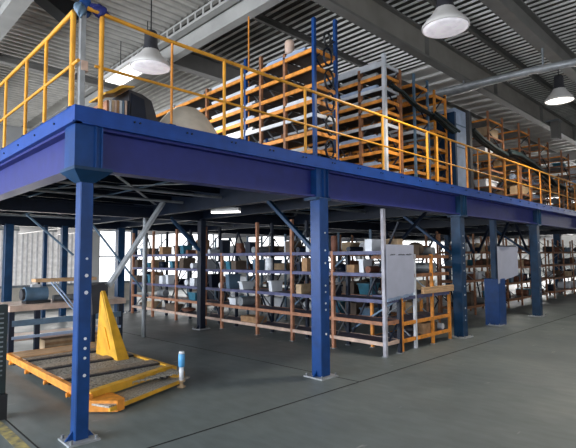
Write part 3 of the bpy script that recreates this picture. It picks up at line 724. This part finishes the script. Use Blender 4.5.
L3 = rack('dark rack row standing parallel behind the long salmon rack', 'y', 8.9, 9.5, [6.4, 7.8, 9.2, 10.8, 12.4, 14], 0, 2.3, [(.3, 'brown_steel'), (.8, 'brown_steel'), (1.3, 'grey_blue'), (1.8, 'brown_steel')], 'grey_blue', SP, sm='dull_board')
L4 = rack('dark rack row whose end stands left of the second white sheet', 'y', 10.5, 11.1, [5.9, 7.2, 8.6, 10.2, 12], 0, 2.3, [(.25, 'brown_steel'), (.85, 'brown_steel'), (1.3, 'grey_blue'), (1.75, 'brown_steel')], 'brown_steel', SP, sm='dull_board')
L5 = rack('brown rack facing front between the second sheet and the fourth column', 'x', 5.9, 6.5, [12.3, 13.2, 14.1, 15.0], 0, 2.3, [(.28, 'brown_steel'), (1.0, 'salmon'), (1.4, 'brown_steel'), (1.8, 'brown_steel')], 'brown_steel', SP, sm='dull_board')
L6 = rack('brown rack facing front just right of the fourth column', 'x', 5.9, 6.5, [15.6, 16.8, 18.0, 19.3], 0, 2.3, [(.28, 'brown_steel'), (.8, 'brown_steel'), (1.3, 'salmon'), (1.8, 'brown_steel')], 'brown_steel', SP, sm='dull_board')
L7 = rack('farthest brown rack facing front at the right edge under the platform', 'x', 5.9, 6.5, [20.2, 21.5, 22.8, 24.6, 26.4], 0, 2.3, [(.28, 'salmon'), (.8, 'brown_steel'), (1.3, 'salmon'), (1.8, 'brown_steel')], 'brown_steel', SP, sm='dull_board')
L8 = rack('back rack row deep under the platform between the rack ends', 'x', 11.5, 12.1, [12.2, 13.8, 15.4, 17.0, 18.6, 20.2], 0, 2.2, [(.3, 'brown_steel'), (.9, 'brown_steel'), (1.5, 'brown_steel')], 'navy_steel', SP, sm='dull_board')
ALLK = ['carton', 'tub', 'roll', 'sack', 'drum']
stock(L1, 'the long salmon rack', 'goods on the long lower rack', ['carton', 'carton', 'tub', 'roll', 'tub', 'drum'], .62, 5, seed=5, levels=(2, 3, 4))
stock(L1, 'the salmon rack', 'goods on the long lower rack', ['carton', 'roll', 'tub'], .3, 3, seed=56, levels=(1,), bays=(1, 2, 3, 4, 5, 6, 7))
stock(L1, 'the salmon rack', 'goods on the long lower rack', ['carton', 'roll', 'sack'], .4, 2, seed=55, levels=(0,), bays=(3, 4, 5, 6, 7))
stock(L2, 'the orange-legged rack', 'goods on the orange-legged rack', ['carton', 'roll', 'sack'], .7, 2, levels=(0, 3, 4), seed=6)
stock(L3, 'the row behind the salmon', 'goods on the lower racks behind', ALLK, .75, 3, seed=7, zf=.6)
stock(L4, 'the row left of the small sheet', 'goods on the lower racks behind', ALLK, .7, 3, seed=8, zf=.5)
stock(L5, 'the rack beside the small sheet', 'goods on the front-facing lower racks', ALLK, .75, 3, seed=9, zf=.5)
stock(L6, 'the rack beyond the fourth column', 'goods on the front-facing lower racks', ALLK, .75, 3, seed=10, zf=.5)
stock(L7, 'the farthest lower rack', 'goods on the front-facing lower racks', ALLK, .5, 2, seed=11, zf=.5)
# lower rack diagonals seen through the bays
for (ya, za, yb, zb) in ((5.7, .3, 4.7, .9), (6.8, 1.0, 5.8, 1.7), (9.0, .9, 7.95, 1.7), (7.9, .2, 6.9, .9)):
    part(MB().bar((7.30, ya, za), (7.30, yb, zb), .03, .03), 'diagonal_tie', 'grey_blue', L1['o'])
# board with ragged goods on the orange-legged rack
tag(MB().chbox(8.0, 9.2, 4.56, 4.62, .98, 1.10, .006).build('wooden_board', 'wood'), 'pale wooden board lying along the middle shelf of the orange-legged rack', 'board')

# white sheets
def sheet(label, x0, x1, y, z0, z1, ragged, seed, bend=.0):
    rnd = random.Random(seed); o = empty('hanging_sheet', ((x0+x1)/2, y, z0)); tag(o, label, 'sheet')
    n = 16; vs = []; t = .006
    for side in (0, t):
        for i in range(n+1):
            x = x0+(x1-x0)*i/n; k = i/n
            zb = z0+ragged*k+(rnd.uniform(-.012, .012) if side == 0 else 0)
            yy = y+side+bend*math.sin(k*PI*1.3)*.5
            vs += [(x, yy, zb), (x, yy+bend*.0, z1)]
    m = 2*(n+1); fs = []
    for i in range(n):
        a = 2*i; fs += [(a, a+2, a+3, a+1), (m+a+1, m+a+3, m+a+2, m+a), (a, m+a, m+a+2, a+2), (a+1, a+3, m+a+3, m+a+1)]
    fs += [(0, 1, m+1, m), (2*n, m+2*n, m+2*n+1, 2*n+1)]
    part(MB().add(vs, fs), 'sheet', 'paper', o)
    return o
o = sheet('big white sheet with one faint line of script, hung from the white upright', 6.80, 7.68, 4.56, .97, 1.89, .06, 1)
# faint illegible line of handwriting near the top
mk = MB(); rnd = random.Random(4)
for x0, x1 in ((6.92, 7.06), (7.16, 7.36), (7.42, 7.58)):
    x = x0
    while x < x1:
        nx = x+.012+rnd.random()*.012
        mk.bar((x, 4.556, 1.715+rnd.uniform(-.010, .012)), (nx, 4.556, 1.715+rnd.uniform(-.010, .012)), .004, .009); x = nx
part(mk, 'script_line', 'charcoal', o)
fr = MB()
for i in range(30):
    x = 6.82+i*.028; fr.box(x, x+.014+rnd.random()*.01, 4.565, 4.58, .91+rnd.random()*.02+.002*i, .99+.002*i)
part(fr, 'fringe', 'pale_blue', o)
o = sheet('smaller white sheet with a slanted torn bottom, hung on the slim column', 11.55, 12.75, 4.60, 1.0, 1.9, .18, 2, .08)
part(MB().bar((11.5, 4.62, 1.91), (12.8, 4.62, 1.91), .02), 'hanging_rod', 'navy_steel', o)
# jacket around the slim column's foot
part(MB().chbox(11.62, 12.02, 4.62, 4.98, 0, 1.12, .01), 'column_guard', 'blue', mz)

# ------------------------------------------------------------------ lift table
lt = empty('lift_table', (2.9, 7, 0)); tag(lt, 'yellow low platform lifter with mesh deck and a triangular mast, behind the corner column', 'lifter')
z0, z1 = .10, .19
part(MB().box(2.14, 2.20, 5.35, 8.6, z0, z1), 'side_rail', 'orange', lt)
part(MB().box(3.50, 3.56, 5.85, 8.6, z0, z1), 'side_rail', 'gold', lt)
part(MB().box(2.20, 3.50, 8.54, 8.6, z0, z1), 'end_rail', 'orange', lt)
part(MB().bar((2.17, 5.42, .16), (3.52, 5.93, .16), .10, .09), 'front_rail', 'gold', lt)
part(MB().bar((2.2, 5.18, .10), (3.55, 5.72, .08), .28, .02), 'ramp_plate', 'mesh_steel', lt)
part(MB().bar((2.26, 5.06, .07), (3.48, 5.55, .07), .03, .045), 'ramp_edge', 'gold', lt)
part(MB().prism([(2.14, 5.30), (2.36, 5.08), (2.46, 5.12), (2.46, 5.45), (2.14, 5.45)], 'z', .02, .14), 'front_foot', 'orange', lt)
part(MB().prism([(3.38, 5.72), (3.50, 5.60), (3.58, 5.68), (3.52, 5.90)], 'z', .05, .15), 'front_foot', 'gold', lt)
gm = MB()
y = 5.6
while y < 8.5:
    gm.box(2.2, 3.5, y, y+.03, .155, .17); y += .075
x = 2.24
while x < 3.5: gm.box(x, x+.02, 5.6, 8.54, .14, .155); x += .09
part(gm, 'deck_grating', 'mesh_steel', lt)
for k, (ya, yb) in enumerate(((6.25, 6.45), (7.05, 7.25), (7.8, 7.95))):
    part(MB().box(2.2, 3.5, ya, yb, .17, .20), 'cross_plate', 'tread', lt)
    part(MB().box(2.2, 3.5, ya-.05, ya, .165, .19), 'plate_edge', 'charcoal', lt)
part(MB().box(2.2, 3.5, 8.1, 8.54, .17, .195), 'end_plate', 'wood', lt)
for y in (5.9, 6.7, 7.5, 8.3):
    w_ = part(MB().tube((2.11, y, .085), (2.16, y, .085), .028, 14), 'roller', 'orange', lt)
    part(MB().box(2.16, 2.2, y-.04, y+.04, .05, .12), 'roller_bracket', 'charcoal', lt, w_)
for x in (2.4, 3.3):
    for y in (5.75, 8.3): part(MB().box(x-.04, x+.04, y-.04, y+.04, 0, .14), 'leg', 'charcoal', lt)
# mast: two triangular cheeks with a folded back plate
ms = MB().add([(3.18, 6.92, .17), (3.18, 7.62, .17), (3.18, 7.50, 1.16), (3.18, 7.46, 1.16), (3.20, 6.92, .17), (3.20, 7.62, .17), (3.20, 7.50, 1.16), (3.20, 7.46, 1.16)],
             [(0, 1, 2, 3), (7, 6, 5, 4), (0, 3, 7, 4), (1, 5, 6, 2), (0, 4, 5, 1), (2, 6, 7, 3)])
m1 = part(ms, 'mast', 'gold', lt)
fx = MB().add([(3.18, 6.86, .17), (3.36, 6.86, .17), (3.36, 6.92, .17), (3.18, 6.92, .17), (3.18, 7.44, 1.17), (3.22, 7.44, 1.17), (3.22, 7.50, 1.17), (3.18, 7.50, 1.17)],
             [(3, 2, 1, 0), (4, 5, 6, 7), (0, 1, 5, 4), (1, 2, 6, 5), (2, 3, 7, 6), (3, 0, 4, 7)]).bar((3.19, 7.62, .17), (3.19, 7.50, 1.15), .03, .03)
part(fx, 'mast_flange', 'gold', lt, m1)
part(MB().prism([(7.12, .3), (7.45, .3), (7.45, .62), (7.32, .62)], 'x', 3.165, 3.18), 'mast_plate', 'yellow', lt, m1)
# dark box behind the mast
d = tag(empty('control_cabinet', (3.4, 8.1, 0)), 'dark control cabinet on a stand right behind the yellow triangular mast', 'cabinet')
part(MB().prism([(3.34, .72), (3.60, .78), (3.60, 1.18), (3.52, 1.26), (3.30, 1.22)], 'y', 8.2, 8.5), 'cabinet_body', 'charcoal', d)
for x in (3.58,): 
    part(MB().box(x-.06, x+.0, 8.66, 8.72, 0, .92), 'leg', 'navy_steel', d)
    part(MB().box(x-.06, x, 8.5, 8.72, .84, .92), 'bracket', 'navy_steel', d)
# bollard with blue cap
d = tag(empty('capped_bollard', (3.52, 5.58, 0)), 'small post with a bright blue cap at the front right of the lifter', 'post')
bx_, by_ = 3.62, 5.86
bx_, by_ = 3.42, 5.50
part(MB().lathe([(0, 0), (.055, 0), (.055, .015), (.03, .025), (.022, .06), (.05, .075), (.05, .09), (0, .09)], (bx_, by_, 0), 16), 'foot', 'tan', d)
part(MB().lathe([(0, .09), (.03, .09), (.03, .27), (0, .27)], (bx_, by_, 0), 16), 'stem', 'white_plastic', d)
part(MB().lathe([(0, .26), (.035, .26), (.042, .28), (.042, .42), (.038, .43), (0, .43)], (bx_, by_, 0), 20), 'cap', 'sky_blue', d)
part(MB().lathe([(0, .43), (.038, .43), (.034, .46), (0, .462)], (bx_, by_, 0), 20), 'cap_top', 'white_plastic', d)
# dark post at the left edge
d = tag(empty('steel_post', (1.40, 5.9, 0)), 'dark perforated steel post standing at the left edge of the picture', 'post')
part(MB().chbox(1.33, 1.45, 5.80, 5.92, 0, 1.2, .006), 'shaft', 'dark_green', d)
pf = MB()
for i in range(14): pf.box(1.36, 1.41, 5.794, 5.80, .45+.05*i, .465+.05*i)
part(pf, 'slots', 'grey_steel', d)
part(MB().box(1.28, 1.46, 5.76, 5.95, 0, .26), 'shoe', 'black', d)

# ------------------------------------------------------------------ workbench
wb = empty('workbench', (2.9, 9.6, 0)); tag(wb, 'beige topped workbench on dark legs at the left, behind the yellow lifter', 'workbench')
part(MB().chbox(2.25, 4.3, 8.95, 9.9, .80, .90, .01), 'worktop', 'pink_white', wb)
part(MB().box(1.75, 2.25, 9.3, 9.9, .82, .92), 'side_leaf', 'pink_white', wb)
for x, y in ((2.30, 9.0), (2.70, 9.0), (4.2, 9.0), (2.3, 9.8), (4.2, 9.8)):
    part(MB().box(x-.04, x+.04, y-.04, y+.04, 0, .80), 'leg', 'navy_steel', wb)
part(MB().bar((2.3, 8.98, .60), (4.2, 8.98, .60), .05, .10), 'cross_rail', 'grey_blue', wb)
part(MB().bar((2.3, 8.98, .36), (4.2, 8.98, .36), .05, .05), 'cross_rail', 'pale_blue', wb)
part(MB().box(2.3, 4.2, 9.1, 9.8, .28, .32), 'lower_shelf', 'pink_white', wb)
# shelf above
d = tag(empty('wall_shelf', (3.3, 10.1, .9)), 'light wooden plank shelf on thin posts standing above the workbench', 'shelf')
part(MB().box(2.75, 3.85, 9.3, 9.55, 1.26, 1.32), 'plank', 'wood', d)
for x in (2.82, 3.75): part(MB().box(x, x+.04, 9.4, 9.44, .90, 1.26), 'shelf_post', 'navy_steel', d)
# machine on the bench
d = tag(empty('electric_motor', (2.75, 9.3, .9)), 'dark grey-blue electric motor lying on the workbench top', 'motor')
part(MB().tube((2.55, 9.25, 1.06), (2.92, 9.25, 1.06), .13, 20), 'motor_body', 'grey_blue', d)
part(MB().tube((2.50, 9.25, 1.06), (2.56, 9.25, 1.06), .10, 20), 'end_bell', 'charcoal', d)
part(MB().box(2.55, 2.95, 9.12, 9.38, .90, .95), 'foot', 'black', d)
part(MB().box(2.66, 2.80, 9.2, 9.3, 1.17, 1.23), 'terminal_box', 'light_steel', d)
tag(MB().tube((3.05, 9.3, .96), (3.62, 9.3, .96), .06, 14).build('shaft_roll', 'grey_steel'), 'grey steel roll lying beside the motor on the workbench', 'roll')
d = tag(empty('hose_strap', (3.4, 8.9, .5)), 'pale blue curved straps hanging from the plank down the bench front', 'strap')
for k in (0, .06):
    part(MB().path([(3.0+k, 9.26, 1.25), (3.03+k, 9.1, 1.15), (3.10+k, 8.93, 1.0), (3.2+k, 8.9, .85), (3.32+k, 8.9, .72), (3.4+k, 8.9, .60)], .014, 8), 'strap', 'pale_blue', d)
# crates behind bench
for i, (x0, x1, y0, y1, z, m_, lb) in enumerate(((2.9, 3.6, 9.2, 9.7, .0, 'tan', 'tan carton under the workbench at its middle'), (3.7, 4.1, 9.2, 9.7, .0, 'wood', 'orange-brown crate under the right end of the workbench'))):
    d = empty('crate', ((x0+x1)/2, (y0+y1)/2, 0)); tag(d, lb, 'crate')
    part(MB().box(x0, x1, y0, y1, 0, .22), 'crate_body', m_, d)
    part(MB().box(x0+.0, x1, y0-.012, y0, .03, .08).box(x0, x1, y0-.012, y0, .13, .18), 'slat', 'carton', d)
# pale partition sheets on the far side, left
d = tag(empty('partition', (9.0, 17.5, 0)), 'low pale partition standing in front of the bright back wall at left', 'partition')
part(MB().box(4.0, 8.8, 17.9, 18.0, .0, .75), 'panel', 'beige', d)
part(MB().box(4.0, 8.8, 17.86, 17.9, .70, .78), 'cap_rail', 'grey_steel', d)

# ------------------------------------------------------------------ lights
def area(loc, rot, sx, sy_, e, colr):
    L = bpy.data.lights.new('window_daylight', 'AREA'); L.shape = 'RECTANGLE'; L.size = sx; L.size_y = sy_; L.energy = e; L.color = colr
    o = bpy.data.objects.new('window_daylight', L); o.location = loc; o.rotation_euler = rot; col.objects.link(o); return o
area((X0+.1, 8, 2.4), (0, -PI/2, 0), 4, 8, 1250, (.86, .92, 1))       # left wall window, shining +X
area((X0+.1, 17, 2.4), (0, -PI/2, 0), 3.6, 6.5, 420, (.9, .94, 1))
area((X0+.1, -2, 2.6), (0, -PI/2, 0), 3.2, 8, 260, (.86, .92, 1))
area((-1, Y0+.1, 2.85), (PI/2, 0, 0), 10, 3.3, 120, (.9, .93, 1))    # wall behind the camera
area((13, Y0+.1, 2.85), (PI/2, 0, 0), 10, 3.3, 40, (.9, .93, 1))
area((6, Y1-.1, 1.7), (-PI/2, 0, 0), 5.4, 2.4, 260, (1, .97, .93))   # far wall windows
area((13, Y1-.1, 1.8), (-PI/2, 0, 0), 8, 2.4, 90, (1, .97, .93))
area((24, Y1-.1, 1.8), (-PI/2, 0, 0), 10, 2.4, 90, (1, .97, .93))
area((X1-.1, 10, 5.0), (0, PI/2, 0), 3.2, 18, 1700, (1, .97, .94))  # light for the added right-end glazing, lifting the far roof
area((29, Y1-.1, 5.2), (-PI/2, 0, 0), 30, 2.6, 650, (1, .96, .92))
W = bpy.data.worlds.new('world'); sc.world = W; W.use_nodes = True
W.node_tree.nodes['Background'].inputs[0].default_value = (.6, .7, .85, 1); W.node_tree.nodes['Background'].inputs[1].default_value = .3
sc.view_settings.view_transform = 'Standard'; sc.view_settings.look = 'None'; sc.view_settings.gamma = 1; sc.view_settings.use_curve_mapping = False
sc.view_settings.exposure = 0.45
